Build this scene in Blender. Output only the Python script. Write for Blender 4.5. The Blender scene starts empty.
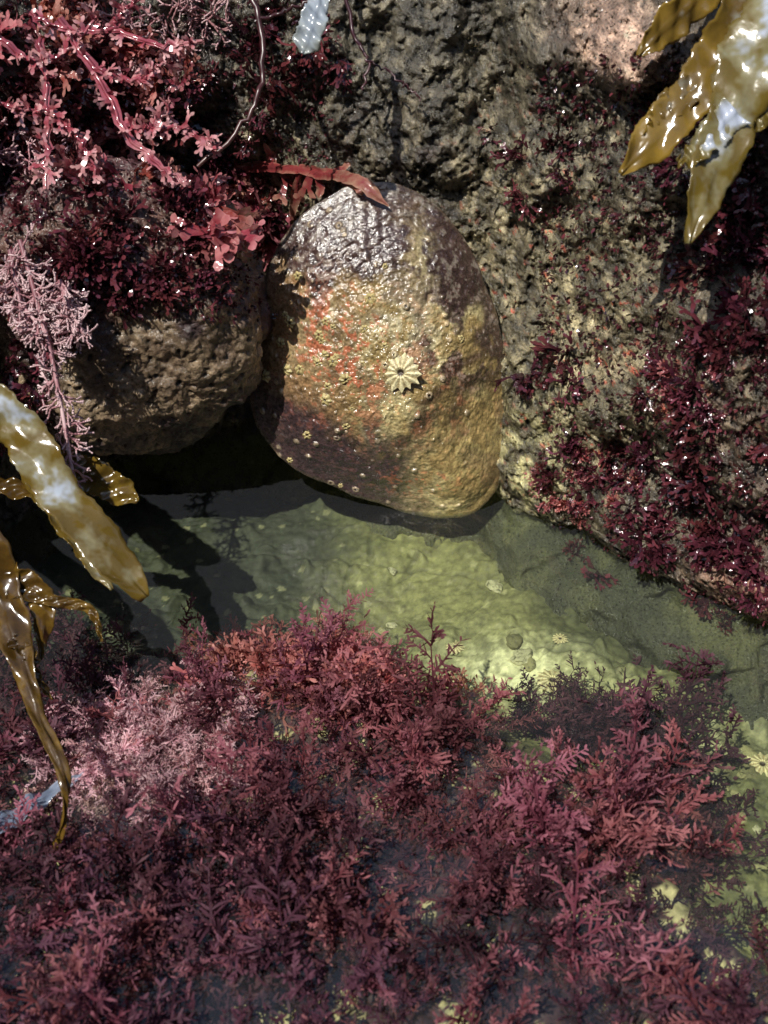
import bpy, math, random
import numpy as np
from mathutils import Vector, Matrix
from mathutils.bvhtree import BVHTree

random.seed(7); np.random.seed(7)
scene = bpy.context.scene
COL = scene.collection
try:
    scene.view_settings.view_transform='Standard'; scene.view_settings.look='None'; scene.view_settings.exposure=0
except Exception: pass

# ------------------------------------------------------------------ camera
CAM=Vector((0,-8.5,7.5)); PITCH=math.radians(38); F=512/math.tan(math.radians(24))
cd=bpy.data.cameras.new("camera"); cam=bpy.data.objects.new("camera",cd); COL.objects.link(cam)
cam.location=CAM; cam.rotation_euler=(math.radians(90)-PITCH,0,0)
cd.sensor_fit='VERTICAL'; cd.sensor_height=24; cd.lens=12/math.tan(math.radians(24))
cd.clip_start=0.05; cd.clip_end=500
cd.dof.use_dof=True; cd.dof.focus_distance=11.2; cd.dof.aperture_fstop=.5
scene.camera=cam
FW=Vector((0,math.cos(PITCH),-math.sin(PITCH))); UP=Vector((0,math.sin(PITCH),math.cos(PITCH))); RT=Vector((1,0,0))
def ray(px,py): return FW+RT*((px-384)/F)+UP*((512-py)/F)
def at_z(px,py,z=0.0):
    d=ray(px,py); return CAM+d*((z-CAM.z)/d.z)
def at_t(px,py,t): return CAM+ray(px,py)*t
def at_y(px,py,y):
    d=ray(px,py); return CAM+d*((y-CAM.y)/d.y)
def at_plane(px,py,p0,n):
    d=ray(px,py); return CAM+d*((p0-CAM).dot(n)/d.dot(n))

# ------------------------------------------------------------------ numpy noise
def hsh(ix,iy,iz,s):
    n=(ix*374761393+iy*668265263+iz*1440662683+s*974711)&0xffffffff
    n=((n^(n>>13))*1274126177)&0xffffffff
    n=((n^(n>>15))*2246822519)&0xffffffff
    return ((n^(n>>16))&0xffffff)/float(0xffffff)
def vn(P,s=0):
    f=np.floor(P); i=f.astype(np.int64); t=P-f; t=t*t*t*(t*(t*6-15)+10)
    r=0
    for a in (0,1):
        wx=t[:,0] if a else 1-t[:,0]
        for b in (0,1):
            wy=t[:,1] if b else 1-t[:,1]
            for c in (0,1):
                wz=t[:,2] if c else 1-t[:,2]
                r=r+wx*wy*wz*hsh(i[:,0]+a,i[:,1]+b,i[:,2]+c,s)
    return r*2-1
def fbm(P,sc,o=4,s=0,g=0.5):
    r=0;a=1.0;n=0
    for k in range(o):
        r=r+a*vn(P*sc*(2.03**k)+k*17.3,s+k); n+=a; a*=g
    return r/n
def billow(P,sc,o=3,s=0):
    r=0;a=1.0;n=0
    for k in range(o):
        r=r+a*np.abs(vn(P*sc*(2.1**k)+k*11.7,s+k)); n+=a; a*=.5
    return r/n
def worley(P,sc,s=0):
    Q=P*sc; i=np.floor(Q).astype(np.int64)
    d1=np.full(len(Q),9.0); d2=np.full(len(Q),9.0); cid=np.zeros(len(Q))
    for a in (-1,0,1):
        for b in (-1,0,1):
            for c in (-1,0,1):
                x=i[:,0]+a;y=i[:,1]+b;z=i[:,2]+c
                p=np.stack([x+hsh(x,y,z,s),y+hsh(x,y,z,s+1),z+hsh(x,y,z,s+2)],1)
                d=np.linalg.norm(Q-p,axis=1)
                m=d<d1
                d2=np.where(m,d1,np.minimum(d2,d))
                cid=np.where(m,hsh(x,y,z,s+3),cid)
                d1=np.where(m,d,d1)
    return d1,d2,cid
def sstep(a,b,x):
    t=np.clip((x-a)/(b-a),0,1); return t*t*(3-2*t)
def mix(a,b,m): return a*(1-m[:,None])+np.asarray(b)*m[:,None]

# ------------------------------------------------------------------ mesh helpers
def np_mesh(name,V,Q,cols=None,smooth=True):
    me=bpy.data.meshes.new(name)
    V=np.asarray(V,dtype=np.float32); Q=np.asarray(Q,dtype=np.int32)
    k=Q.shape[1]
    me.vertices.add(len(V)); me.vertices.foreach_set("co",V.ravel())
    me.loops.add(Q.size); me.loops.foreach_set("vertex_index",Q.ravel())
    me.polygons.add(len(Q)); me.polygons.foreach_set("loop_start",np.arange(0,Q.size,k,dtype=np.int32))
    if smooth: me.polygons.foreach_set("use_smooth",np.ones(len(Q),dtype=bool))
    me.update(calc_edges=True); me.validate()
    if cols is not None:
        ca=me.color_attributes.new("Col",'FLOAT_COLOR','POINT')
        c=np.ones((len(V),4),dtype=np.float32); c[:,:3]=np.clip(cols,0,1)
        ca.data.foreach_set("color",c.ravel())
    return me
def grid_quads(nu,nv):
    i=np.arange(nu-1)[:,None]*nv+np.arange(nv-1)[None,:]; i=i.ravel()
    return np.stack([i,i+nv,i+nv+1,i+1],1)
def loop_quads(nu,nv):
    i=np.arange(nu)[:,None]*nv+np.arange(nv-1)[None,:]; j=((np.arange(nu)+1)%nu)[:,None]*nv+np.arange(nv-1)[None,:]
    return np.stack([i.ravel(),i.ravel()+1,j.ravel()+1,j.ravel()],1)
def add(name,me,mat=None,parent=None,**props):
    ob=bpy.data.objects.new(name,me); COL.objects.link(ob)
    if mat and me is not None and not me.materials: me.materials.append(mat)
    if parent: ob.parent=parent
    for k,v in props.items(): ob[k]=v
    return ob
class B:
    def __init__(s): s.v=[];s.f=[];s.t=[]
    def ribbon(s,pts,ws,side,t0=0,t1=1):
        n=len(pts); base=len(s.v)
        for i,p in enumerate(pts):
            d=(pts[min(i+1,n-1)]-pts[max(i-1,0)])
            sd=side-d*(side.dot(d)/max(d.length_squared,1e-9))
            if sd.length<1e-6: sd=d.orthogonal()
            sd.normalize(); w=ws[i]/2
            s.v.append(p-sd*w); s.v.append(p+sd*w)
            tt=t0+(t1-t0)*i/(n-1); s.t+= [tt,tt]
        for i in range(n-1):
            a=base+2*i; s.f.append((a,a+1,a+3,a+2))
    def tube(s,pts,rs,k=5,t0=0,t1=1):
        n=len(pts); base=len(s.v)
        d0=(pts[1]-pts[0]); o=d0.orthogonal().normalized()
        for i,p in enumerate(pts):
            d=(pts[min(i+1,n-1)]-pts[max(i-1,0)]).normalized()
            o=(o-d*o.dot(d)); o=o.normalized() if o.length>1e-6 else d.orthogonal().normalized()
            q=d.cross(o)
            for j in range(k):
                a=2*math.pi*j/k
                s.v.append(p+(o*math.cos(a)+q*math.sin(a))*rs[i]); s.t.append(t0+(t1-t0)*i/(n-1))
        for i in range(n-1):
            for j in range(k):
                a=base+i*k+j; b=base+i*k+(j+1)%k
                s.f.append((a,b,b+k,a+k))
    def mesh(s,name,smooth=True):
        t=np.array(s.t)
        return np_mesh(name,np.array([tuple(v) for v in s.v]),np.array(s.f),np.stack([t,t,t],1),smooth)
def rv(s=1.0): return Vector((random.gauss(0,s),random.gauss(0,s),random.gauss(0,s)))
def catmull(pts,n):
    P=[pts[0]*2-pts[1]]+list(pts)+[pts[-1]*2-pts[-2]]; out=[]
    m=len(pts)-1
    for k in range(n+1):
        u=k/n*m; i=min(int(u),m-1); t=u-i
        a,b,c,d=P[i],P[i+1],P[i+2],P[i+3]
        out.append(0.5*((b*2)+(c-a)*t+(a*2-b*5+c*4-d)*t*t+(b*3-a-c*3+d)*t**3))
    return out

# ------------------------------------------------------------------ materials
def newmat(name):
    m=bpy.data.materials.new(name); m.use_nodes=True; nt=m.node_tree
    for n in list(nt.nodes): nt.nodes.remove(n)
    out=nt.nodes.new('ShaderNodeOutputMaterial')
    return m,nt,out
def N(nt,t,**kw):
    n=nt.nodes.new(t)
    for k,v in kw.items():
        if hasattr(n,k): setattr(n,k,v)
    return n
def noise_n(nt,scale,detail=4,rough=.6,vec=None):
    n=nt.nodes.new('ShaderNodeTexNoise'); n.inputs['Scale'].default_value=scale
    n.inputs['Detail'].default_value=detail; n.inputs['Roughness'].default_value=rough
    if vec: nt.links.new(vec,n.inputs['Vector'])
    return n
def ramp(nt,fac,stops):
    r=nt.nodes.new('ShaderNodeValToRGB'); e=r.color_ramp.elements
    while len(e)<len(stops): e.new(.5)
    for i,(p,c) in enumerate(stops):
        e[i].position=p; e[i].color=(c[0],c[1],c[2],1) if hasattr(c,'__len__') else (c,c,c,1)
    nt.links.new(fac,r.inputs['Fac']); return r
def rock_mat(name,rough=(.25,.7),bump=.6,bdist=.03,fs=30,coat=.3,contrast=(.35,1.6)):
    m,nt,out=newmat(name); L=nt.links.new
    tc=N(nt,'ShaderNodeTexCoord'); at=N(nt,'ShaderNodeAttribute'); at.attribute_name='Col'
    n1=noise_n(nt,fs,3,.7,tc.outputs['Object'])
    r=ramp(nt,n1.outputs['Fac'],[(.3,contrast[0]),(.7,contrast[1])])
    mul=N(nt,'ShaderNodeMix',data_type='RGBA',blend_type='MULTIPLY'); mul.inputs[0].default_value=1
    L(at.outputs['Color'],mul.inputs[6]); L(r.outputs['Color'],mul.inputs[7])
    p=N(nt,'ShaderNodeBsdfPrincipled'); L(mul.outputs[2],p.inputs['Base Color'])
    rr=N(nt,'ShaderNodeMapRange'); rr.inputs['From Min'].default_value=.35; rr.inputs['From Max'].default_value=.65
    rr.inputs['To Min'].default_value=rough[0]; rr.inputs['To Max'].default_value=rough[1]
    L(n1.outputs['Fac'],rr.inputs['Value']); L(rr.outputs[0],p.inputs['Roughness'])
    if coat>0:
        p.inputs['Coat Weight'].default_value=coat; p.inputs['Coat Roughness'].default_value=.12
    bp=N(nt,'ShaderNodeBump'); bp.inputs['Strength'].default_value=bump; bp.inputs['Distance'].default_value=bdist
    L(n1.outputs['Fac'],bp.inputs['Height']); L(bp.outputs[0],p.inputs['Normal'])
    if coat>0: L(bp.outputs[0],p.inputs['Coat Normal'])
    L(p.outputs[0],out.inputs[0]); return m
def weed_mat(name,c0,c1,c2,rough=.25,trans=.25,var=.35,spec=.5,ns=6,bump=.4,stops=(.05,.45,.95),mixn=.9,bs=25,nd=2,stretch=None):
    m,nt,out=newmat(name); L=nt.links.new
    at=N(nt,'ShaderNodeAttribute'); at.attribute_name='Col'
    oi=N(nt,'ShaderNodeObjectInfo'); tc=N(nt,'ShaderNodeTexCoord')
    n=noise_n(nt,ns,nd,.65,tc.outputs['Object'])
    a=N(nt,'ShaderNodeMath',operation='MULTIPLY_ADD'); a.inputs[1].default_value=.55; L(at.outputs['Fac'],a.inputs[0])
    b=N(nt,'ShaderNodeMath',operation='MULTIPLY_ADD'); b.inputs[1].default_value=mixn; b.inputs[2].default_value=.2-mixn*.5; L(n.outputs['Fac'],b.inputs[0]); L(b.outputs[0],a.inputs[2])
    r=ramp(nt,a.outputs[0],[(stops[0],c0),(stops[1],c1),(stops[2],c2)])
    hs=N(nt,'ShaderNodeHueSaturation'); L(r.outputs['Color'],hs.inputs['Color'])
    mv=N(nt,'ShaderNodeMapRange'); mv.inputs['To Min'].default_value=1-var; mv.inputs['To Max'].default_value=1+var; L(oi.outputs['Random'],mv.inputs['Value']); L(mv.outputs[0],hs.inputs['Value'])
    mh=N(nt,'ShaderNodeMapRange'); mh.inputs['To Min'].default_value=.485; mh.inputs['To Max'].default_value=.52
    wn=N(nt,'ShaderNodeTexWhiteNoise',noise_dimensions='1D'); L(oi.outputs['Random'],wn.inputs['W']); L(wn.outputs['Value'],mh.inputs['Value']); L(mh.outputs[0],hs.inputs['Hue'])
    p=N(nt,'ShaderNodeBsdfPrincipled'); L(hs.outputs['Color'],p.inputs['Base Color']); p.inputs['Roughness'].default_value=rough
    p.inputs['Specular IOR Level'].default_value=spec
    if bump>0:
        bp=N(nt,'ShaderNodeBump'); bp.inputs['Strength'].default_value=bump; bp.inputs['Distance'].default_value=.02
        n3=noise_n(nt,bs,2,.5,tc.outputs['Object']); L(n3.outputs['Fac'],bp.inputs['Height']); L(bp.outputs[0],p.inputs['Normal'])
    if trans>0:
        tr=N(nt,'ShaderNodeBsdfTranslucent'); L(hs.outputs['Color'],tr.inputs['Color'])
        mx=N(nt,'ShaderNodeMixShader'); mx.inputs[0].default_value=trans; L(p.outputs[0],mx.inputs[1]); L(tr.outputs[0],mx.inputs[2])
        L(mx.outputs[0],out.inputs[0])
    else: L(p.outputs[0],out.inputs[0])
    return m

M_wall=rock_mat("wet_rock",rough=(.22,.65),coat=.45,fs=36,bump=.8,contrast=(.3,1.5))
M_floor=rock_mat("pool_rock",rough=(.6,.85),bump=.3,coat=0,contrast=(.7,1.25),fs=14)
M_boulder=rock_mat("boulder_rock",coat=.35,fs=30,contrast=(.4,1.5))
M_shell=rock_mat("shell_surface",rough=(.16,.5),bump=.5,bdist=.015,fs=34,coat=.9,contrast=(.55,1.35))
M_leafdark=weed_mat("dark_red_blade",(.016,.006,.009),(.052,.012,.019),(.19,.045,.06),rough=.12,trans=.15,spec=1.0)
M_leafred=weed_mat("red_blade",(.08,.014,.018),(.28,.045,.05),(.64,.30,.28),rough=.13,trans=.3,spec=1.0)
M_leafwater=weed_mat("underwater_red_blade",(.10,.018,.02),(.32,.065,.062),(.62,.27,.25),rough=.5,trans=.4,spec=.3,bump=0)
M_feather=weed_mat("feathery_red",(.045,.013,.022),(.165,.042,.060),(.40,.165,.195),rough=.7,trans=.45,spec=.2,ns=1.2,bump=0,var=.55)
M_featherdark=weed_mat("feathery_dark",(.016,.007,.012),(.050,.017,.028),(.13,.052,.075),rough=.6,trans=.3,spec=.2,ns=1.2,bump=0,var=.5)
M_coral=weed_mat("pale_coralline",(.13,.04,.06),(.36,.17,.20),(.78,.60,.62),rough=.3,trans=0,bump=0)
M_pink=weed_mat("fine_pink",(.24,.08,.10),(.54,.27,.31),(.78,.56,.58),rough=.6,trans=.3,bump=0)
M_branch=weed_mat("red_branch",(.10,.016,.02),(.34,.065,.07),(.78,.50,.47),rough=.11,trans=.15,spec=1.0,bump=0)
M_twig=weed_mat("dark_twig",(.02,.008,.01),(.05,.015,.02),(.1,.04,.04),rough=.3,trans=0,bump=0)
M_crumb=weed_mat("crust_growth",(.03,.025,.015),(.085,.070,.036),(.21,.175,.095),rough=.4,trans=0,ns=3,bump=0)

# ------------------------------------------------------------------ rock wall
def axis(a,b,c,d,fine,coarse):
    return np.concatenate([np.linspace(a,b,coarse,endpoint=False),np.arange(b,c,fine),np.linspace(c,d,coarse)])
bx=np.array([-30,-9,-6,-4.6,-3.6,-2.8,-1.5,-.2,.5,1.05,1.35,2.16,3.57,6,9,30])
by=np.array([-4,-4.5,-3.6,-1.2,1.6,2.5,2.5,1.9,1.6,1.42,.95,.24,-.77,-2.6,-4.5,-9])
def gz(X,Z,cx,cz,sx,sz): return np.exp(-((X-cx)/sx)**2-((Z-cz)/sz)**2)
def wall_points(X,Z):
    base=np.interp(X,bx,by)
    lean=.30-.10*sstep(1.5,4,X)
    y=base+lean*np.maximum(Z,-.3)
    y-= .35*sstep(0,-1.0,Z)+.25*sstep(-.5,-1.6,Z)
    y-= 1.0*gz(X,Z,-3.2,4.4,2.0,1.3)
    y-= .9*gz(X,Z,-4.0,2.2,.8,1.6)
    y+= .6*gz(X,Z,-1.35,1.0,.45,1.2)
    y-= .25*gz(X,Z,.3,3.6,1.0,.8)
    y-= .65*gz(X,Z,1.9,4.6,.5,.4)
    y-= .5*gz(X,Z,3.6,2.2,1.2,1.3)
    y+= .5*gz(X,Z,2.9,3.3,.5,.4)
    y+= .35*gz(X,Z,2.7,1.0,.8,.35)
    y+= .55*gz(X,Z,2.7,-.1,1.8,.3)
    y+= 6*sstep(6.2,9,Z)+np.maximum(Z-6.2,0)*2
    P=np.stack([X,y,Z],1)
    flat=1-.8*gz(X,Z,.15,1.7,1.25,1.9)
    wet=1-.75*sstep(.05,-.15,Z)
    big=fbm(P,.8,3,4)*.42*flat
    med=fbm(P,2.1,3,9)*.26*flat
    d1,d2,_=worley(P+fbm(P,3,2,5)[:,None]*.3,2.6,40)
    lump=(d2-d1)
    d=big+med+(np.minimum(lump,.4))*.09*wet
    d+=(fbm(P,6,3,21)*.075+fbm(P,18,3,31,.65)*.065)*wet
    w1,w2,wi=worley(P+fbm(P,8,2,63)[:,None]*.05,14,60)
    pit=np.where((w1<.42)&(wi>.3),(.42-w1),0)*wet
    d-=pit*.16
    P[:,1]-=d
    P[:,2]+=(fbm(P,5,2,71)*.03+d*.15)
    P[:,0]+=fbm(P,5,2,81)*.03
    return P,d,med,lump,pit
xs=axis(-30,-4.6,4.7,30,.015,45); zs=np.concatenate([np.linspace(-3,-.9,12,endpoint=False),np.arange(-.9,5.9,.015),np.linspace(5.9,9.5,40)])
XX,ZZ=np.meshgrid(xs,zs,indexing='ij')
Pw,dw,medw,lumpw,pitw=wall_points(XX.ravel(),ZZ.ravel())
nx,nz=len(xs),len(zs)
def wallcol(P,d,lump,pit,med):
    n1=fbm(P,.9,4,101); n2=fbm(P,3.5,4,111,.6); n3=fbm(P,14,3,121,.7); n4=fbm(P,7,3,141)
    c=np.tile(np.array([.066,.054,.034]),(len(P),1))
    c=mix(c,(.170,.143,.085),sstep(-.15,.45,n1+.5*n2))
    c=mix(c,(.032,.023,.022),sstep(.05,.4,n2-.4*n1)*.85)
    x,z=P[:,0],P[:,2]
    top=sstep(3.0,4.3,z+n1*.8)*(1-sstep(2.2,3.2,x))
    c=mix(c,(.066,.058,.042),top*.7)
    pale=gz(x,z,1.95,4.7,.35,.28); c=mix(c,(.34,.22,.16),np.clip(pale*1.3,0,.9))
    och=gz(x,z,1.9,2.2,.9,1.4); c=mix(c,(.235,.20,.11),och*.7*sstep(-.3,.3,n2+.1))
    och=gz(x,z,1.45,.6,.35,.8); c=mix(c,(.27,.25,.12),och*.8*sstep(-.3,.3,n4+.1))
    pur=sstep(2.2,3.1,x+n1*1.0)*(.5+.5*sstep(-.2,.2,n2)); c=mix(c,(.055,.032,.028),pur*.7)
    pk=gz(x,z,3.55,.35,.4,.28); c=mix(c,(.36,.17,.12),pk)
    lf=sstep(-1.2,-2.2,x)*sstep(2.2,3.4,z); c=mix(c,(.05,.022,.022),lf*sstep(-.2,.3,n2)*.8)
    lf=sstep(-3.1,-3.6,x); c=mix(c,(.03,.02,.02),lf*.7)
    w1,w2,ci=worley(P,13,130)
    red=((ci>.72)&(w1<.36)).astype(float)*gz(x,z,1.8,2.0,1.0,1.5)*1.4*sstep(-.1,.2,n1+n2)
    c=mix(c,(.34,.06,.03),np.clip(red,0,.85))
    c=c*(1+.85*n3)[:,None]
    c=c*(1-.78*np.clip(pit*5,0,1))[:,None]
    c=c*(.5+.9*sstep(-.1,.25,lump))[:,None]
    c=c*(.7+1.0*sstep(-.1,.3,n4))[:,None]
    dry=sstep(.12,-.05,z+n2*.1); cc=mix(np.tile(np.array([.040,.046,.020]),(len(P),1)),(.10,.105,.042),sstep(-.2,.4,n1+n2))
    c=mix(c,cc,dry*.9)
    return np.clip(c,.005,.8)
Cw=wallcol(Pw,dw,lumpw,pitw,medw)
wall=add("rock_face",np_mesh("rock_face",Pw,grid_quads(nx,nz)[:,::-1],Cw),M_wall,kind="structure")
def sub_bvh(P,nu,nv,s=3):
    G=P.reshape(nu,nv,3)[::s,::s]; a,b=G.shape[:2]
    return BVHTree.FromPolygons([Vector(p) for p in G.reshape(-1,3)],[tuple(int(k) for k in q) for q in grid_quads(a,b)])
BV_wall=sub_bvh(Pw,nx,nz)

# ------------------------------------------------------------------ pool floor
ed=[(-200,740),(0,710),(120,675),(230,628),(350,622),(440,660),(520,705),(590,745),(640,790),(690,860),(768,950),(900,1050)]
edw=[at_z(a,b,-.3) for a,b in ed]
ex=np.array([p.x for p in edw]); ey=np.array([p.y for p in edw])
fxs=axis(-40,-4.6,4.6,40,.02,40); fys=np.concatenate([np.linspace(-40,-5.2,40,endpoint=False),np.arange(-5.2,2.9,.02),np.linspace(2.9,12,12)])
XX,YY=np.meshgrid(fxs,fys,indexing='ij'); X=XX.ravel();Y=YY.ravel()
P=np.stack([X,Y,np.zeros_like(X)],1)
wob=fbm(P,1.5,3,201)*.3
mound=sstep(.15,-.75,Y-np.interp(X,ex,ey)+wob)
z=-.66+fbm(P,.5,3,203)*.18+fbm(P,2,3,207)*.09
d1,d2,cid=worley(P*np.array([1,1.7,1])+fbm(P,2,2,211)[:,None]*.3,.9,215)
crack=sstep(.05,.0,d2-d1)
z+=(cid-.5)*.10*sstep(0,.4,d2-d1)-crack*.03
g1,g2,gi=worley(P+fbm(P,3,2,217)[:,None]*.2,3.0,218)
z+=np.where(gi>.55,np.clip(.42-g1,0,1)*.28,0)
zm=-.28+fbm(P,1.2,3,221)*.22+fbm(P,5,3,225)*.07+.30*np.exp(-((X+.75)/.9)**2-((Y+1.3)/.5)**2)
z=z*(1-mound)+zm*mound
z+=billow(P,5,3,231)*.04+fbm(P,20,2,241)*.012
far=sstep(6,14,np.abs(X))+sstep(-7,-14,Y); z+=np.clip(far,0,1)*1.6+fbm(P,.3,2,251)*far*.6
P[:,2]=z
n1=fbm(P,1.0,4,301); n2=fbm(P,4,4,311,.6); n3=fbm(P,18,3,321,.7)
c=np.tile(np.array([.140,.145,.058]),(len(P),1))
c=mix(c,(.25,.25,.105),sstep(-.25,.45,n1+.5*n2))
c=mix(c,(.07,.078,.034),sstep(.0,.5,n2-.3*n1)*.6)
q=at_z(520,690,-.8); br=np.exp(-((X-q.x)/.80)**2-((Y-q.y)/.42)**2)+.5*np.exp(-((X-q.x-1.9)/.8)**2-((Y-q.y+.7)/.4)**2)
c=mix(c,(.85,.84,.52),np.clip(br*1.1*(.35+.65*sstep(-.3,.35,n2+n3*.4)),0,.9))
lf=sstep(.35,-1.0,X+n1*.4); c=mix(c,(.028,.036,.030),lf*(1-mound)*.88)  # boulder's shade over the left pool put into the floor colour
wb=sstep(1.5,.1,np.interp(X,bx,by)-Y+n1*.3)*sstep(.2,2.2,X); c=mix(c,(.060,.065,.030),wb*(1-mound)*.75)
c=mix(c,(.03,.035,.02),crack*.4)
spk=worley(P,7,333); speck=((spk[2]>.75)&(spk[0]<.3)).astype(float); c=mix(c,(.50,.48,.28),speck*(1-mound)*.35)
c=mix(c,mix(np.tile(np.array([.05,.020,.024]),(len(P),1)),(.50,.44,.25),sstep(.06,.26,n2+n3*.3)),mound)
c=c*(1+.6*n3)[:,None]
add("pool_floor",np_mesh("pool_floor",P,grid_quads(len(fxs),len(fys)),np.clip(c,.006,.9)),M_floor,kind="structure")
BV_floor=sub_bvh(P,len(fxs),len(fys))

# ------------------------------------------------------------------ water
m,nt,out=newmat("pool_water"); L=nt.links.new
tr=N(nt,'ShaderNodeBsdfTransparent'); tr.inputs[0].default_value=(.90,.94,.84,1)
df=N(nt,'ShaderNodeBsdfDiffuse'); df.inputs[0].default_value=(.34,.36,.42,1)
m0=N(nt,'ShaderNodeMixShader'); m0.inputs[0].default_value=.035; L(tr.outputs[0],m0.inputs[1]); L(df.outputs[0],m0.inputs[2])
gl=N(nt,'ShaderNodeBsdfGlossy'); gl.inputs['Roughness'].default_value=.02
fr=N(nt,'ShaderNodeFresnel'); fr.inputs[0].default_value=1.6
tc=N(nt,'ShaderNodeTexCoord'); mp=N(nt,'ShaderNodeMapping'); mp.inputs['Scale'].default_value=(1,1.4,1); L(tc.outputs['Object'],mp.inputs[0])
n=noise_n(nt,1.6,2,.45,mp.outputs[0]); bp=N(nt,'ShaderNodeBump'); bp.inputs['Strength'].default_value=.5; bp.inputs['Distance'].default_value=.07
L(n.outputs['Fac'],bp.inputs['Height']); L(bp.outputs[0],gl.inputs['Normal']); L(bp.outputs[0],fr.inputs['Normal'])
mx=N(nt,'ShaderNodeMixShader'); L(fr.outputs[0],mx.inputs[0]); L(m0.outputs[0],mx.inputs[1]); L(gl.outputs[0],mx.inputs[2]); L(mx.outputs[0],out.inputs[0])
s=np.linspace(-9,9,40); a,b=np.meshgrid(s,np.linspace(-11,5,40),indexing='ij')
add("water",np_mesh("water",np.stack([a.ravel(),b.ravel(),np.zeros(a.size)],1),grid_quads(40,40)),m,kind="structure")

# ------------------------------------------------------------------ boulder
def sphere_pts(nu,nv):
    u=np.linspace(0,2*np.pi,nu,endpoint=False); v=np.linspace(0.004,np.pi-.004,nv)
    U,V=np.meshgrid(u,v,indexing='ij'); U=U.ravel();V=V.ravel()
    return np.stack([np.cos(U)*np.sin(V),np.sin(U)*np.sin(V),np.cos(V)],1),loop_quads(nu,nv)
D,Q=sphere_pts(600,340)
bc=at_y(118,312,1.6)
R=np.array([1.50,.90,1.42])
Pb=np.sign(D)*np.abs(D)**.90*R
Pb*=(1+fbm(D,1.2,3,402)*.14)[:,None]
Pn=Pb.copy()
w1,w2,wi=worley(Pn+fbm(Pn,6,2,408)[:,None]*.06,10,405)
dd=fbm(Pn,2.0,3,411)*.14+billow(Pn,5,3,421)*.04+fbm(Pn,16,3,425,.65)*.04-np.where(wi>.4,np.clip(.38-w1,0,1)*.17,0)
Pb+=D*dd[:,None]
n2=fbm(Pn,3.5,4,431); n3=fbm(Pn,16,3,441,.7); n1=fbm(Pn,1,3,445)
c=np.tile(np.array([.125,.085,.052]),(len(Pn),1))
c=mix(c,(.25,.18,.11),sstep(-.1,.4,n2)); c=mix(c,(.050,.032,.030),sstep(.0,.35,-n2+n1*.5))
c=mix(c,(.08,.028,.032),sstep(-.1,.6,Pn[:,2]*.7+n1)*.75)
c=c*(1+.9*n3)[:,None]*(1-.85*sstep(.36,.18,w1)*(wi>.4))[:,None]
Pb+=np.array(bc)
add("boulder",np_mesh("boulder",Pb,Q[:,::-1],np.clip(c,.01,.8)),M_boulder,label="rounded brown pitted boulder overhanging the pool beside the shell",category="rock")
G=Pb.reshape(600,340,3)[::4,::4]
BV_b=BVHTree.FromPolygons([Vector(p) for p in G.reshape(-1,3)],[tuple(int(k) for k in q) for q in loop_quads(150,85)])

def cast(px,py,trees):
    d=ray(px,py).normalized(); best=None
    for T in trees:
        h=T.ray_cast(CAM,d)
        if h[0] is not None and (best is None or h[3]<best[3]): best=h
    if best is None: return None,None
    n=best[1]
    if n.dot(d)>0: n=-n
    return best[0],n

# ------------------------------------------------------------------ shell
outl=[(392,182),(425,196),(458,230),(484,284),(500,335),(506,390),(505,440),(497,490),(472,515),(432,517),(385,504),(335,486),(288,463),(258,430),(249,385),(256,320),(270,262),(302,214),(348,186)]
lean=math.atan(.316)
Nn=Vector((.02,-math.cos(lean),math.sin(lean))).normalized(); Uu=Vector((0,math.sin(lean),math.cos(lean))); Uu=(Uu-Nn*Uu.dot(Nn)).normalized(); Xx=Uu.cross(Nn)
p0=at_z(440,512,0.0)+Vector((0,.05,0))
cen=at_plane(396,358,p0,Nn)
ang=[];rad=[]
for a,b in outl:
    v=at_plane(a,b,p0,Nn)-cen; xx=v.dot(Xx); yy=v.dot(Uu)
    ang.append(math.atan2(yy,xx)); rad.append(math.hypot(xx,yy))
o=np.argsort(ang); ang=np.array(ang)[o]; rad=np.array(rad)[o]
ang=np.concatenate([ang-2*np.pi,ang,ang+2*np.pi]); rad=np.tile(rad,3)
NU,NV=640,320
th=np.linspace(-np.pi,np.pi,NU,endpoint=False)
Rr=np.interp(th,ang,rad)
k=13; Rr=np.convolve(np.concatenate([Rr[-30:],Rr,Rr[:30]]),np.ones(k)/k,'same')[30:-30]
rho=np.concatenate([np.linspace(0.001,1,NV-30),1-np.linspace(0.006,.12,30)])
TH,RO=np.meshgrid(th,rho,indexing='ij')
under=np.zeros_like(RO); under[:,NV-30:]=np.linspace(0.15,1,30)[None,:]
TH=TH.ravel();RO=RO.ravel();RR=np.repeat(Rr,NV); under=under.ravel()
lx=RO*RR*np.cos(TH); ly=RO*RR*np.sin(TH)
H=.56
profv=.55*(1-RO**1.3)+.45*np.clip(1-RO**3.0,0,1)
hz=H*profv*(under==0)+(-.20*under)
Lp=np.stack([lx,ly,hz],1)
top=(under==0)
rings=np.sin(RO**1.1*40+fbm(Lp,1.2,2,501)*7)
rm=sstep(-.2,.4,fbm(Lp,2,3,509))
hh=rings*.0045*rm+np.sin(TH*60+fbm(Lp,2,2,505)*5)*.0025*sstep(.15,.6,RO)+.035*sstep(.94,.99,RO)
hh+=fbm(Lp,1.4,3,511)*.055*(RO>.1)+fbm(Lp,5,3,515)*.020+fbm(Lp,20,3,517,.7)*.015
w1,w2,ci=worley(Lp,8.5,521)
lm=sstep(.3,-.7,lx)*.12
isb=(ci>.86-lm)
barn=np.where(isb&(w1<.34),np.sqrt(np.clip(.34**2-w1**2,0,1))*.08,0)-np.where(isb&(w1<.13),.025,0)
v1,v2,vi=worley(Lp,17,531)
hh+=barn+np.where((vi>.65)&(v1<.4),(.4-v1)*.035,0)
Lp[:,2]+=hh*(1-.5*sstep(.9,1,RO))*top
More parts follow.
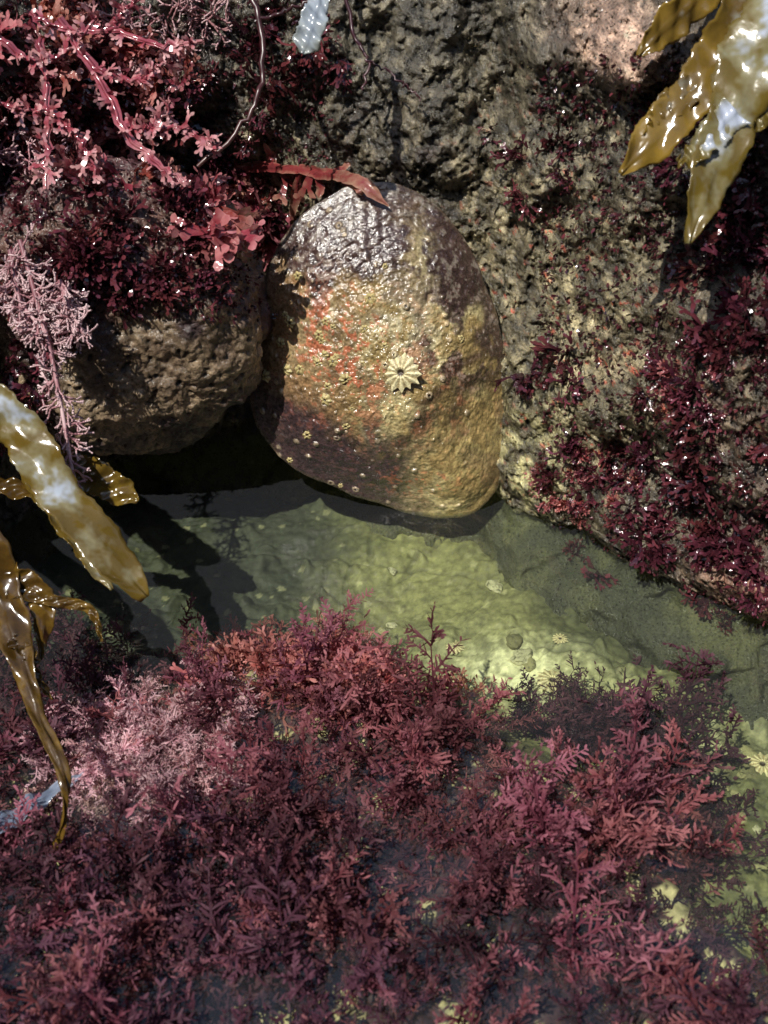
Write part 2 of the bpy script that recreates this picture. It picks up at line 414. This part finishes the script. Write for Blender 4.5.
Lp[:,:2]*=(1+(fbm(np.stack([np.cos(TH)*3,np.sin(TH)*3,RO*0],1),2.5,3,541)*.010*sstep(.85,1,RO)))[:,None]
n1=fbm(Lp,1.3,4,601); n2=fbm(Lp,4,4,611,.6); n3=fbm(Lp,16,3,621,.7)
c=np.tile(np.array([.30,.215,.085]),(len(Lp),1))
c=mix(c,(.56,.47,.23),sstep(-.2,.25,n1+n2*.7))
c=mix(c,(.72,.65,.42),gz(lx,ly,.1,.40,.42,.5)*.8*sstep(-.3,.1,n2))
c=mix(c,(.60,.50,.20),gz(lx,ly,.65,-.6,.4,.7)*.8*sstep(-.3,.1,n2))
c=mix(c,(.12,.065,.035),sstep(.0,.3,n2-.5*n1)*.6)
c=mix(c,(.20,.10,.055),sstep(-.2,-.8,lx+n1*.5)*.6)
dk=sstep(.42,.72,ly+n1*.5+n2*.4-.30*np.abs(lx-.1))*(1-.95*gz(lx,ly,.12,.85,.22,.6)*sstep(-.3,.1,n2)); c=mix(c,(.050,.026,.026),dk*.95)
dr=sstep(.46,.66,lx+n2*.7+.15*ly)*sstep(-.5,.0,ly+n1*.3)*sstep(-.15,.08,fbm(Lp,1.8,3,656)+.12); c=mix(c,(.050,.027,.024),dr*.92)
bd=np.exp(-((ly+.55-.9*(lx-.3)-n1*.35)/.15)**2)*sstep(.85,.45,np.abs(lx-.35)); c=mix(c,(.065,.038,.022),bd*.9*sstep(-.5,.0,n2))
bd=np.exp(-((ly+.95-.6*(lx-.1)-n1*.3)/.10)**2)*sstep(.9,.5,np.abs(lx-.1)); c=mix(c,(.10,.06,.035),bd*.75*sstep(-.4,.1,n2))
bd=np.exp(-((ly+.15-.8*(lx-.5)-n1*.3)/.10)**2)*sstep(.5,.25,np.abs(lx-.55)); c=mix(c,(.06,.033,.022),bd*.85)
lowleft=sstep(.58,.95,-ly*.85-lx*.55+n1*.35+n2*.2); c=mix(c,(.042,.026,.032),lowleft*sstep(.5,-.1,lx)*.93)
rt=sstep(.965,.995,RO+n2*.02); c=mix(c,(.075,.05,.03),rt*.8)
redm=gz(lx,ly,-.58,.28,.38,.5)+.8*gz(lx,ly,.25,-1.25,.4,.15)+.35*gz(lx,ly,-.1,-.1,1.0,.7)
c=mix(c,(.38,.105,.050),np.clip(redm*1.5,0,1)*sstep(.12,.24,n3*.9+n2*.5)*.8)
gr=np.clip(dk+dr,0,1)*sstep(.14,.3,n3+n2*.3); c=mix(c,(.20,.175,.14),gr*.6)
c=mix(c,(.58,.46,.30),((barn>.01)&(w1>.16)).astype(float)*.55)
c=mix(c,(.04,.02,.015),(isb&(w1<.12)).astype(float)*.85)
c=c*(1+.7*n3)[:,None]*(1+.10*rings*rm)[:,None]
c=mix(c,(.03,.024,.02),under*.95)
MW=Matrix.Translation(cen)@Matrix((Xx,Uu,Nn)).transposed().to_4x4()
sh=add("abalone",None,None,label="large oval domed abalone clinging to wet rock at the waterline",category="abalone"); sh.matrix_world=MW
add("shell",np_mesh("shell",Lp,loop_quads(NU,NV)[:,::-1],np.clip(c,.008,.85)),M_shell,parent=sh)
D,Q2=sphere_pts(80,40)
rf=np.interp(np.arctan2(D[:,1],D[:,0]),ang,rad)
Pf=np.stack([D[:,0]*rf*.88,D[:,1]*rf*.88,D[:,2]*.3-.28],1)
add("foot",np_mesh("foot",Pf,Q2,np.tile(np.array([.05,.04,.03]),(len(Pf),1))),M_shell,parent=sh)
G=Lp.reshape(NU,NV,3)[::4,::4]; Wp=[MW@Vector(p) for p in G.reshape(-1,3)]
BV_s=BVHTree.FromPolygons(Wp,[tuple(int(k) for k in q) for q in loop_quads(G.shape[0],G.shape[1])])

def barnacle_mesh(name,r=.17,h=.10,plates=10,base=(.55,.46,.20)):
    nu,nv=120,26; u=np.linspace(0,2*np.pi,nu,endpoint=False); v=np.linspace(0,1,nv)
    U,V=np.meshgrid(u,v,indexing='ij');U=U.ravel();V=V.ravel()
    star=np.abs(np.sin(U*plates/2))
    pr=np.where(V<.7,1-(V/.7)*.62,.38*(1-(V-.7)/.3)); hz=np.where(V<.7,h*np.sin(V/.7*np.pi/2),h-(V-.7)/.3*h*.95)
    rr=r*pr*(1+.25*(1-star)*(1-V)); hz=hz*(1-.35*star*(V<.72))
    P=np.stack([rr*np.cos(U),rr*np.sin(U),hz],1); P*= (1+fbm(P,9,2,77)*.2)[:,None]
    c=np.tile(np.array(base),(len(P),1)); c=mix(c,(.26,.17,.06),sstep(.6,1,star)*.7); c=mix(c,(.05,.03,.015),sstep(.80,.88,V))
    return np_mesh(name,P,loop_quads(nu,nv)[:,::-1],c)
M_barn=rock_mat("barnacle_plate",rough=(.3,.6),bump=.5,fs=30,coat=.3,contrast=(.5,1.3))
bm=barnacle_mesh("barnacle",.16,.032,13,(.80,.72,.42))
bn=add("barnacle",bm,M_barn,label="pale star shaped barnacle on top of the abalone shell",category="barnacle")
hp,hn=cast(401,372,[BV_s])
bn.matrix_world=Matrix.Translation(hp)@hn.lerp(Nn,.4).to_track_quat('Z','Y').to_matrix().to_4x4()
smb=barnacle_mesh("barnacle_small",.06,.035,6); smb.materials.append(M_barn)
for _ in range(34):
    if random.random()<.7: px,py=random.gauss(325,32),random.gauss(350,50)
    else: px,py=random.uniform(280,490),random.uniform(280,490)
    p,n=cast(px,py,[BV_s])
    if p is None: continue
    o=add("barnacle",smb,label="small pale barnacle on the abalone shell",category="barnacle",group="barnacles on the abalone shell")
    o.matrix_world=Matrix.Translation(p-n*.008)@n.to_track_quat('Z','Y').to_matrix().to_4x4()@Matrix.Scale(random.uniform(.4,1.0),4)

# ------------------------------------------------------------------ seaweed generators
def feather(b,p,d,side,Lh,w,lvl,t0):
    nseg={0:10,1:7,2:2}[lvl]; pts=[p];cur=p;dd=d.copy(); bend=rv(.25)
    for i in range(nseg):
        dd=(dd+bend*.35+rv(.12)).normalized(); cur=cur+dd*(Lh/nseg); pts.append(cur)
    ws=[w*(1-.75*i/nseg) for i in range(nseg+1)]
    if lvl==2: ws=[w*.8,w*1.35,w*.6]
    b.ribbon(pts,ws,side,t0,min(1,t0+.45))
    if lvl>=2: return
    for i in range(1,nseg+1):
        for sgn in (-1,1):
            if random.random()<.1: continue
            f=i/nseg; tang=(pts[i]-pts[i-1]).normalized()
            sd=(side-tang*side.dot(tang)).normalized()
            nd=(tang*.75+sd*sgn*.8+rv(.28)).normalized()
            ll=Lh*(.46 if lvl==0 else .38)*(1-.5*f)*random.uniform(.5,1.3)
            feather(b,pts[i],nd,(sd+rv(.5)).normalized(),ll,w*.72,lvl+1,min(1,t0+.35*f+.1))
def feather_clump(name,n=8,L0=.9,spread=.9,w=.028):
    b=B()
    for k in range(n):
        a=2*math.pi*k/n+random.uniform(-.4,.4); s_=random.uniform(.5,1.3)*spread
        d=Vector((math.cos(a)*s_,math.sin(a)*s_,random.uniform(.25,.7))).normalized()
        side=d.cross(Vector((0,0,1))+rv(.3)).normalized()
        feather(b,Vector((random.gauss(0,.02),random.gauss(0,.02),0)),d,side,L0*random.uniform(.65,1.15),w,0,0)
    return b.mesh(name)
def blade(b,p,d,nrm,Lh,w,depth,t0):
    n=3; pts=[p];cur=p;dd=d.copy(); curl=nrm*random.gauss(0,.35)
    for i in range(n):
        dd=(dd+curl*.4+rv(.09)).normalized(); cur=cur+dd*(Lh/n); pts.append(cur)
    side=dd.cross(nrm).normalized()
    last=depth<=0
    ws=[w*.55,w*.9,w*1.1,w*(1.15 if not last else .35)]
    b.ribbon(pts,ws,side,t0,min(1,t0+.3))
    if not last:
        for sgn in (-1,1):
            if random.random()<.1: continue
            nd=(dd+side*sgn*random.uniform(.45,.8)+rv(.12)).normalized()
            blade(b,pts[-1]-dd*Lh*.06+side*sgn*w*.22,nd,(nrm+rv(.3)).normalized(),Lh*random.uniform(.6,.85),w*.82,depth-1,min(1,t0+.28))
def blade_clump(name,n=16,L0=.2,w=.07,depth=3,spread=1.0):
    b=B()
    for k in range(n):
        d=Vector((random.gauss(0,.6)*spread,random.gauss(0,.6)*spread,random.uniform(.3,1))).normalized()
        nrm=d.cross(rv()).normalized()
        blade(b,Vector((random.gauss(0,.02),random.gauss(0,.02),-.03)),d,nrm,L0*random.uniform(.7,1.2),w*random.uniform(.6,1.3),depth,0)
    return b.mesh(name)
def corr(b,p,d,Lh,r,depth,t0):
    n=3; pts=[];rs=[];cur=p;dd=d.copy()
    for i in range(n):
        nx_=cur+dd*(Lh/n)
        pts+=[cur,cur.lerp(nx_,.5),cur.lerp(nx_,.92)]; rs+=[r*.6,r*1.05,r*.8]
        cur=nx_; dd=(dd+rv(.16)).normalized()
    b.tube(pts,rs,5,t0,min(1,t0+.25))
    if depth>0:
        for k in range(random.choice((2,2,3))):
            nd=(dd+rv(.5)).normalized(); corr(b,pts[-1],nd,Lh*random.uniform(.6,.9),r*.86,depth-1,min(1,t0+.22))
def coral_clump(name,n=9,L0=.22,r=.022,depth=3):
    b=B()
    for k in range(n):
        d=Vector((random.gauss(0,.6),random.gauss(0,.6),random.uniform(.3,1))).normalized()
        corr(b,Vector((random.gauss(0,.02),random.gauss(0,.02),0)),d,L0*random.uniform(.7,1.2),r,depth,0)
    return b.mesh(name)
def withmat(ms,mat):
    out=[]
    for m_ in ms:
        k=m_.copy(); k.materials.clear(); k.materials.append(mat); out.append(k)
    return out
FE=[feather_clump("feathery_clump",7,1.0,1.0,.032) for _ in range(7)]
BD=[blade_clump("blade_clump",12,.15,.070,3) for _ in range(6)]
BR=[blade_clump("red_blade_clump",9,.18,.095,3) for _ in range(4)]
BW=[blade_clump("underwater_blade_clump",14,.24,.085,4,.8) for _ in range(4)]
CO=withmat([coral_clump("coralline_clump",7,.18,.015,3) for _ in range(4)],M_coral)
FP=withmat([feather_clump("fine_pink_clump",8,.5,1.1,.014) for _ in range(3)],M_pink)
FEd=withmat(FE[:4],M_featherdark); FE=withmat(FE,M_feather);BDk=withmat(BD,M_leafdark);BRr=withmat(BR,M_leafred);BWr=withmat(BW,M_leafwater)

def orient(d,roll): return d.normalized().to_track_quat('Z','Y').to_matrix().to_4x4()@Matrix.Rotation(roll,4,'Z')
def scatter(meshes,spots,trees,name,label,cat,group,smin,smax,grow,lift=0):
    for (px,py) in spots:
        p,n=cast(px,py,trees)
        if p is None: continue
        d=(n*grow[0]+Vector((0,0,1))*grow[1]+rv(grow[2]))
        o=add(name,random.choice(meshes),label=label,category=cat,group=group)
        o.matrix_world=Matrix.Translation(p-n*.02+Vector((0,0,lift)))@orient(d,random.uniform(0,6.28))@Matrix.Scale(random.uniform(smin,smax),4)
def ell(n,cx,cy,rx,ry,rot=0):
    out=[]
    for _ in range(n):
        a=random.uniform(0,6.283); r=math.sqrt(random.random()); x=rx*r*math.cos(a); y=ry*r*math.sin(a); c_,s_=math.cos(rot),math.sin(rot)
        out.append((cx+x*c_-y*s_,cy+x*s_+y*c_))
    return out
def poly(n,pts,holes=()):
    xs_=[p[0] for p in pts]; ys_=[p[1] for p in pts]; out=[]
    while len(out)<n:
        x=random.uniform(min(xs_),max(xs_)); y=random.uniform(min(ys_),max(ys_)); ins=False; j=len(pts)-1
        for i in range(len(pts)):
            xi,yi=pts[i];xj,yj=pts[j]
            if (yi>y)!=(yj>y) and x<(xj-xi)*(y-yi)/(yj-yi)+xi: ins=not ins
            j=i
        for hx,hy,hr in holes:
            if (x-hx)**2+((y-hy)*1.2)**2<hr*hr: ins=False
        if ins: out.append((x,y))
    return out
WB=[BV_wall,BV_b]
sp=ell(24,705,425,80,85)+ell(13,600,480,55,45)+ell(13,650,550,80,35)+ell(9,735,570,50,50)+ell(16,725,260,60,110)+ell(6,710,150,60,60)+ell(5,545,375,30,30)+ell(8,870,400,80,180)+ell(5,530,150,50,50)
scatter(BDk,sp,[BV_wall],"dark_red_seaweed","dark purple red leafy seaweed clump on wet rock","seaweed","dark red seaweed clumps on the rock",.4,.95,(.8,-.25,.35))
sp=ell(10,590,480,60,40)+ell(4,560,490,30,25)+ell(4,700,400,60,60)
scatter(BRr,sp,[BV_wall],"red_seaweed","bright crimson leafy seaweed clump on wet rock","seaweed","crimson seaweed clumps on the rock",.22,.42,(.8,-.2,.35))
sp=ell(42,110,140,140,100)+ell(14,220,200,60,60)+ell(20,30,290,60,100)+ell(20,145,262,100,38)+ell(9,300,70,60,60)+ell(8,-80,200,70,180)+ell(8,20,400,30,50)
scatter(BDk,sp,WB,"dark_red_seaweed","dark purple red leafy seaweed clump draped over boulder","seaweed","dark red seaweed clumps over the boulder",.45,1.0,(.8,-.35,.35))
sp=ell(12,240,215,45,38)+ell(20,110,110,100,80)+ell(14,60,50,80,60)
scatter(BRr,sp,WB,"red_seaweed","shiny red leafy seaweed clump hanging over boulder","seaweed","shiny red seaweed over the boulder",.45,.95,(.9,-.3,.35))
sp=ell(6,20,160,30,60)+ell(5,170,40,60,40)
scatter(CO,sp,WB,"coralline_seaweed","pale pink coralline seaweed tuft hanging on rock","seaweed","pale coralline tufts on the rock",.6,1.0,(1.2,-.4,.3))
FB=[BV_floor]
holes=[(320,662,30),(150,825,42),(405,885,28),(210,760,20)]
bed=[(-120,800),(40,770),(150,710),(230,660),(330,650),(430,680),(500,725),(560,755),(610,800),(650,860),(650,900),(-120,900)]
scatter(FE,poly(54,bed,holes),FB,"feathery_seaweed","wine red feathery seaweed growing under shallow water","seaweed","feathery red seaweed in the pool",.5,1.1,(.1,.55,.35))
bed2=[(-120,870),(640,870),(740,960),(820,1010),(820,1110),(-120,1110)]
scatter(FE,poly(26,bed2,holes),FB,"feathery_seaweed","wine red feathery seaweed growing under shallow water","seaweed","feathery red seaweed in the pool",.5,1.0,(.1,.5,.35))
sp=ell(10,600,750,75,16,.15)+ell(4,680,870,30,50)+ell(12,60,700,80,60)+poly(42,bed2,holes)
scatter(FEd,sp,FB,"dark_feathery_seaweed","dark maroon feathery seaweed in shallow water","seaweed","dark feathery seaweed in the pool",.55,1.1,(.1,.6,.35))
sp=ell(22,300,668,110,26,.12)+ell(10,230,690,60,36)+ell(10,380,700,90,30)
scatter(BWr,sp,FB,"red_seaweed","translucent red leafy seaweed breaking the water surface","seaweed","red leafy seaweed at the water surface",.4,.8,(.1,.9,.45))
sp=ell(22,150,775,65,55)
scatter(FP,sp,FB,"fine_pink_seaweed","fine pale pink seaweed tuft in shallow water","seaweed","fine pink seaweed in the pool",.8,1.3,(.1,1.6,.3),.16)

def crumbs(name,n,pxr,pyr,trees,size,mat):
    b=B(); c=0
    while c<n:
        px=random.uniform(*pxr); py=random.uniform(*pyr); p,nn=cast(px,py,trees); c+=1
        if p is None or p.z<.0: continue
        for q in range(random.randint(2,5)):
            d=(nn+rv(.55)+Vector((0,0,-.2))).normalized(); L_=random.uniform(.4,1.3)*size
            p0_=p+rv(size*.5)-nn*.01; sd=d.cross(rv()).normalized(); t=random.random()
            b.ribbon([p0_,p0_+d*L_*.5+rv(size*.1),p0_+d*L_],[size*.3,size*.55,size*.12],sd,t,t)
    return add(name,b.mesh(name),mat,kind="stuff")
crumbs("crusty_rock_growth",6500,(-60,830),(-60,640),[BV_wall],.024,M_crumb)
crumbs("red_turf",2400,(540,830),(60,640),[BV_wall],.055,M_leafdark)
crumbs("red_turf",2600,(-60,330),(-40,320),WB,.05,M_leafdark)

# ------------------------------------------------------------------ kelp
def kmat(name,c0,c1,c2,nsx=7,**k): return weed_mat(name,c0,c1,c2,rough=.15,var=.03,spec=1.0,ns=nsx,nd=3,bump=.3,bs=9,**k)
M_kelp=kmat("golden_kelp",(.42,.42,.36),(.18,.12,.028),(.38,.26,.04),trans=.45,stops=(.05,.30,.85),mixn=1.3,nsx=3.5)  # pale glare patches mixed into the golden blade colour
M_kelpb=kmat("brown_kelp",(.035,.018,.006),(.10,.050,.010),(.27,.15,.025),trans=.3,mixn=1.2)
M_kelpw=kmat("glare_painted_kelp",(.58,.66,.76),(.30,.25,.14),(.17,.10,.020),trans=.3,stops=(.20,.40,.62),mixn=1.5,nsx=3)  # blue-white sheen painted into the brown blade colour
M_grey=kmat("grey_blue_blade",(.08,.11,.16),(.15,.20,.26),(.36,.42,.50),trans=.1,nsx=4)  # blue reflection painted into the blade colour
M_tip=kmat("pale_blue_tip",(.25,.31,.36),(.36,.42,.46),(.34,.34,.26),trans=.25,nsx=4)
def strap(b,pts,ws,nrm,wav=.03,n=90,cs=13,edge=.07,twist=0.0):
    C=catmull(pts,n); k=len(ws)-1; base=len(b.v); ph=random.uniform(0,6)
    for i,p in enumerate(C):
        f=i/n; u=f*k; a=min(int(u),k-1); w=ws[a]*(1-(u-a))+ws[a+1]*(u-a)
        w*=min(1,.10+(1-f)*8)**.75
        wl=w*(1+edge*math.sin(i*.24+ph)+edge*.7*math.sin(i*.71+ph*2)+edge*.5*math.sin(i*1.9)); wr=w*(1+edge*math.sin(i*.21+ph*3)+edge*.7*math.sin(i*.83+ph)+edge*.5*math.sin(i*2.3))
        d=(C[min(i+1,n)]-C[max(i-1,0)]).normalized(); sd=d.cross(nrm).normalized(); nn=sd.cross(d)
        a_=twist*math.sin(f*5+ph); sd,nn=sd*math.cos(a_)+nn*math.sin(a_),nn*math.cos(a_)-sd*math.sin(a_)
        for j in range(cs):
            s_=j/(cs-1)*2-1; ww=wr if s_>0 else wl
            q=p+sd*s_*ww/2+nn*(wav*(s_*s_)*math.sin(i*.35+ph+(1.7 if s_>0 else 0))+.4*wav*math.sin(i*.5+s_*4)+.014*math.exp(-(s_*7)**2)+.05*w*s_*s_)
            b.v.append(q); b.t.append(f*.7+.35*abs(s_)**1.5)
    for i in range(n):
        for j in range(cs-1):
            a=base+i*cs+j; b.f.append((a,a+1,a+cs+1,a+cs))
def kelp(label,straps,mat,name="kelp",tw=.45):
    b=B()
    for s_ in straps: strap(b,*s_,twist=tw)
    o=add(name,b.mesh(name),mat,label=label,category="seaweed")
    md=o.modifiers.new("thick",'SOLIDIFY'); md.thickness=.004; md.offset=0
    return o
V_=Vector
nf=V_((.2,-.8,.5))
T=8.6
A=lambda l,t: [at_t(x,y,t) for x,y in l]
kelp("golden brown strap seaweed with pale glare painted on its blades hanging over rock",[
 ([at_t(800,-110,T+1.3)]+A([(755,-20),(718,60),(675,116),(620,174)],T),[.25,.36,.40,.36,.34,.22],nf),
 (A([(700,84),(668,108),(655,128),(640,140)],T+.02),[.22,.24,.18,.06],nf),
 ([at_t(760,-150,T+1.3)]+A([(720,-40),(700,-5),(668,25),(638,56)],T+.3),[.2,.26,.30,.28,.14],V_((.3,-.6,.7))),
 (A([(742,20),(722,60),(704,88),(690,128)],T+.08),[.2,.22,.2,.07],nf)],M_kelp)
kelp("strap seaweed blade with painted silvery glare and golden tip hanging over rock",[
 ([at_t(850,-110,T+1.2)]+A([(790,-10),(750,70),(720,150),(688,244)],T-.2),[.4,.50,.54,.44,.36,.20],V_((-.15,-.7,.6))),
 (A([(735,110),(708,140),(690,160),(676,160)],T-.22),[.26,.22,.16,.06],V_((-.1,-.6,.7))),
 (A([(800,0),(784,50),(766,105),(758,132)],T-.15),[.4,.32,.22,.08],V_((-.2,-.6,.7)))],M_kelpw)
kelp("wide brown seaweed blade with painted silvery sheen drooping to the water",[
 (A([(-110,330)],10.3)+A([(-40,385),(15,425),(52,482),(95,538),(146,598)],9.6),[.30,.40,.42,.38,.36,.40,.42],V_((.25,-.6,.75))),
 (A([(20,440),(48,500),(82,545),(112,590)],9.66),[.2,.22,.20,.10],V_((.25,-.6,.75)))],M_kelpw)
kelp("shiny brown seaweed strap trailing into the pool",[
 (A([(-120,450)],10.3)+A([(-30,530),(2,590)],9.3)+A([(18,650)],9.1)+A([(40,720)],8.85)+A([(66,785),(56,850)],8.6),[.3,.34,.34,.30,.14,.12,.09,.03],V_((.5,-.7,.5))),
 (A([(-30,560),(10,575),(42,600),(40,660)],9.32),[.2,.24,.22,.07],V_((.3,-.7,.6))),
 (A([(8,590),(50,600),(90,610),(102,642)],9.3),[.14,.10,.08,.03],V_((0,-.4,.9))),
 (A([(10,640),(30,655),(34,672),(52,700)],9.1),[.1,.12,.10,.03],V_((0,-.4,.9)))],M_kelpb)
kelp("small olive brown seaweed blade beside the boulder",[
 (A([(20,455),(60,464),(100,480),(138,502)],10.2),[.16,.30,.32,.20],V_((0,-.4,.9)))],M_kelpb)
kelp("olive seaweed blade tucked against the rock",[
 (A([(-30,480),(20,490),(60,500),(90,528)],10.3),[.12,.2,.2,.08],V_((0,-.4,.9)))],M_kelpb)
kelp("smooth seaweed blade with painted grey blue reflection lying at the water surface",[
 ([at_z(-80,875,.05),at_z(-20,838,.12),at_z(30,806,.12),at_z(85,772,.06)],[.16,.22,.17,.06],V_((.1,0,1)))],M_grey,tw=.1)
kelp("small pale blue grey seaweed blade tip hanging down",[
 ([at_t(335,-60,9.6),at_t(322,-10,9.5),at_t(312,25,9.4),at_t(302,54,9.4)],[.1,.16,.22,.22],nf)],M_tip,tw=.1)
def stem(label,paths,mat,name):
    b=B()
    for pts,r0,r1 in paths:
        C=catmull(pts,24); C=[c_+rv(.012) for c_ in C]
        b.tube(C,[r0+(r1-r0)*i/24 for i in range(25)],6)
    return add(name,b.mesh(name),mat,label=label,category="seaweed")
stem("thin dark bare seaweed stem dangling before the rock",[(A([(240,-40),(258,20),(262,80),(248,118),(200,166)],10),.03,.018),(A([(258,20),(300,5),(350,-10)],10),.02,.012)],M_twig,"seaweed_stem")
stem("thin dark forked seaweed stem against the rock",[(A([(340,-40),(352,30),(368,60),(362,90)],10.6),.02,.012),(A([(368,60),(400,80),(420,100)],10.6),.012,.008)],M_twig,"seaweed_stem")
def lay(l,off=.07):
    out=[]
    for x,y in l:
        p,n=cast(x,y,[BV_wall,BV_b,BV_s]); out.append(p+(n*.5+V_((0,-.5,.5)))*off)
    return out
b=B()
M_sprig=weed_mat("red_sprig",(.14,.03,.025),(.34,.085,.06),(.60,.38,.24),rough=.15,trans=.3,spec=1.0,bump=.3,stops=(.05,.4,.8))
main=lay([(200,180),(250,170),(290,170),(325,176),(358,186),(388,210)])
strap(b,main,[.05,.09,.10,.13,.14,.07],V_((0,-.8,.6)),.02,44,7,.2)
for (x0,y0),(x1,y1) in [((300,172),(290,224)),((275,170),(262,142)),((330,177),(352,166)),((345,183),(362,200)),((240,172),(232,200)),((318,176),(320,200)),((220,176),(205,160))]:
    pts=lay([(x0,y0),((x0+x1)/2+4,(y0+y1)/2),(x1,y1)]); strap(b,pts,[.06,.10,.05],V_((0,-.8,.6)),.015,14,5,.2)
for x0,y0 in [(250,172),(285,170),(225,178),(315,176)]:
    p=lay([(x0,y0)])[0]; blade(b,p,(V_((random.uniform(-.6,.6),-.3,-.8))).normalized(),V_((.1,-.8,.5)).normalized(),.16,.08,2,.1)
add("red_seaweed",b.mesh("arching"),M_sprig,label="brownish red strap seaweed lying over the shell top",category="seaweed")
vf=V_((.1,-.7,.7))
for x0,y0 in [(215,215),(250,222),(268,238),(232,238),(205,236)]:
    b=B(); p=lay([(x0,y0)],.12)[0]
    for _ in range(4):
        blade(b,p,(V_((random.uniform(-1,1),-.4,random.uniform(-.7,.5)))).normalized(),(vf+rv(.3)).normalized(),.18,.13,2,.25)
    add("broad_red_seaweed",b.mesh("broad"),M_leafred,label="broad translucent pink red seaweed blades beside the shell",category="seaweed",group="broad red blades beside the shell")
b=B()
for l,w0 in [([(60,20),(95,70),(125,130),(160,165),(190,185)],.08),([(30,10),(60,30),(110,30),(160,45),(200,40)],.06),([(95,70),(140,80),(165,60)],.06),([(120,125),(150,128),(170,110)],.06),([(40,40),(48,110),(45,190)],.07),([(-20,20),(30,60),(70,50),(100,10)],.06),([(48,110),(80,140),(100,180)],.05),([(-20,90),(20,110),(48,110)],.05),([(110,30),(130,5),(170,-20)],.05),([(150,128),(190,130),(215,150)],.05)]:
    C=catmull(A(l,9.8),26); C=[c_+rv(.014) for c_ in C]
    b.ribbon(C,[w0*(.6+.8*random.random())*(1-.4*i/26) for i in range(27)],V_((.7,.3,.2)),.1,.8)
    b.tube(C,[.020*(1-.4*i/26) for i in range(27)],5,.2,.7)
    for q_ in range(2,26):
        d=(rv(1)+V_((0,-.2,-.1))).normalized()
        blade(b,C[q_],d,(vf+rv(.5)).normalized(),random.uniform(.04,.09),.040,random.choice((1,2)),.35)
add("branching_seaweed",b.mesh("branching"),M_branch,label="glossy pink red branching seaweed sprawling before the rock",category="seaweed")
b=B()
for l in [[(20,240),(34,290),(50,350),(62,410),(72,470)],[(10,250),(20,300),(44,330)],[(60,280),(66,300),(76,330)]]:
    C=catmull(A(l,9.9),26); b.tube(C,[.026-.01*i/26 for i in range(27)],5)
    for q in range(1,27):
        for _ in range(3): corr(b,C[q],(rv(.8)+V_((0,-.2,-1.0))).normalized(),.10,.011,2,.35)
add("coralline_seaweed",b.mesh("strand"),M_coral,label="pale pink knobbly coralline strand hanging over dark rock",category="seaweed")

# ------------------------------------------------------------------ pebbles and pool animals
def pebble_mesh(name,seed,c0):
    D,Q=sphere_pts(40,24); r=1+fbm(D,1.3,3,seed)*.45
    P=D*r[:,None]*np.array([1,.75,.35]); n=fbm(D,3,3,seed+5)
    c=mix(np.tile(np.array(c0),(len(D),1)),(.12,.12,.06),sstep(0,.5,n)); return np_mesh(name,P,Q[:,::-1],c)
PM=[pebble_mesh("pebble",900+i,c_) for i,c_ in enumerate([(.34,.32,.16),(.20,.19,.09),(.55,.53,.34)])]
for m_ in PM: m_.materials.append(M_floor)
for (px,py) in ell(12,600,690,110,40,.4)+ell(30,725,810,55,80)+ell(4,420,600,80,40):
    p,n=cast(px,py,FB)
    if p is None: continue
    o=add("pebble",random.choice(PM),label="small rounded olive pebble on the pool floor",category="pebble",group="pebbles on the pool floor")
    s_=random.uniform(.03,.12); o.matrix_world=Matrix.Translation(p+V_((0,0,s_*.1)))@Matrix.Rotation(random.uniform(0,6.28),4,'Z')@Matrix.Scale(s_,4)
for px,py,s_ in [(552,682,1.0),(473,700,.9),(762,766,.9),(455,648,.6),(560,640,.5)]:
    p,n=cast(px,py,FB)
    o=add("limpet",bm,label="pale conical limpet on the submerged rock",category="limpet",group="limpets in the pool")
    o.matrix_world=Matrix.Translation(p+V_((0,0,.015)))@Matrix.Scale(s_*.85,4)

# ------------------------------------------------------------------ unseen cliff added behind the viewer to shade the foreground
xs2=np.linspace(-26,22,200); zs2=np.linspace(-2,15.4,90)
XX,ZZ=np.meshgrid(xs2,zs2,indexing='ij'); X=XX.ravel();Z=ZZ.ravel()
Pc=np.stack([X,-12.6-.05*Z,Z],1); nn=fbm(Pc,.25,3,700)*.8+fbm(Pc,1,4,705)*.4
Pc[:,1]+=nn
Pc[:,2]*=1+.05*fbm(np.stack([X,X*0,X*0],1),1.0,4,710)+.10*np.clip((np.abs(X+6.2)-1)/2.5,0,1)  # rim raised to the sides to shade the front corners
add("added_shade_cliff",np_mesh("added_shade_cliff",Pc,grid_quads(200,90),np.tile(np.array([.12,.10,.075]),(len(Pc),1))),M_boulder,kind="structure")

# ------------------------------------------------------------------ light
S=Vector((-.33,-.44,.83)).normalized()
sd=bpy.data.lights.new("sun",'SUN'); sd.energy=5.0; sd.angle=math.radians(.5); sd.color=(1,.96,.88)
so=bpy.data.objects.new("sun",sd); COL.objects.link(so); so.rotation_euler=(-S).to_track_quat('-Z','Y').to_euler()
w=bpy.data.worlds.new("World"); scene.world=w; w.use_nodes=True; nt=w.node_tree
bg=nt.nodes['Background']; sk=nt.nodes.new('ShaderNodeTexSky'); sk.sky_type='NISHITA'; sk.sun_disc=False
sk.sun_elevation=math.asin(S.z); sk.sun_rotation=math.atan2(S.x,S.y)
nt.links.new(sk.outputs[0],bg.inputs[0]); bg.inputs[1].default_value=.13
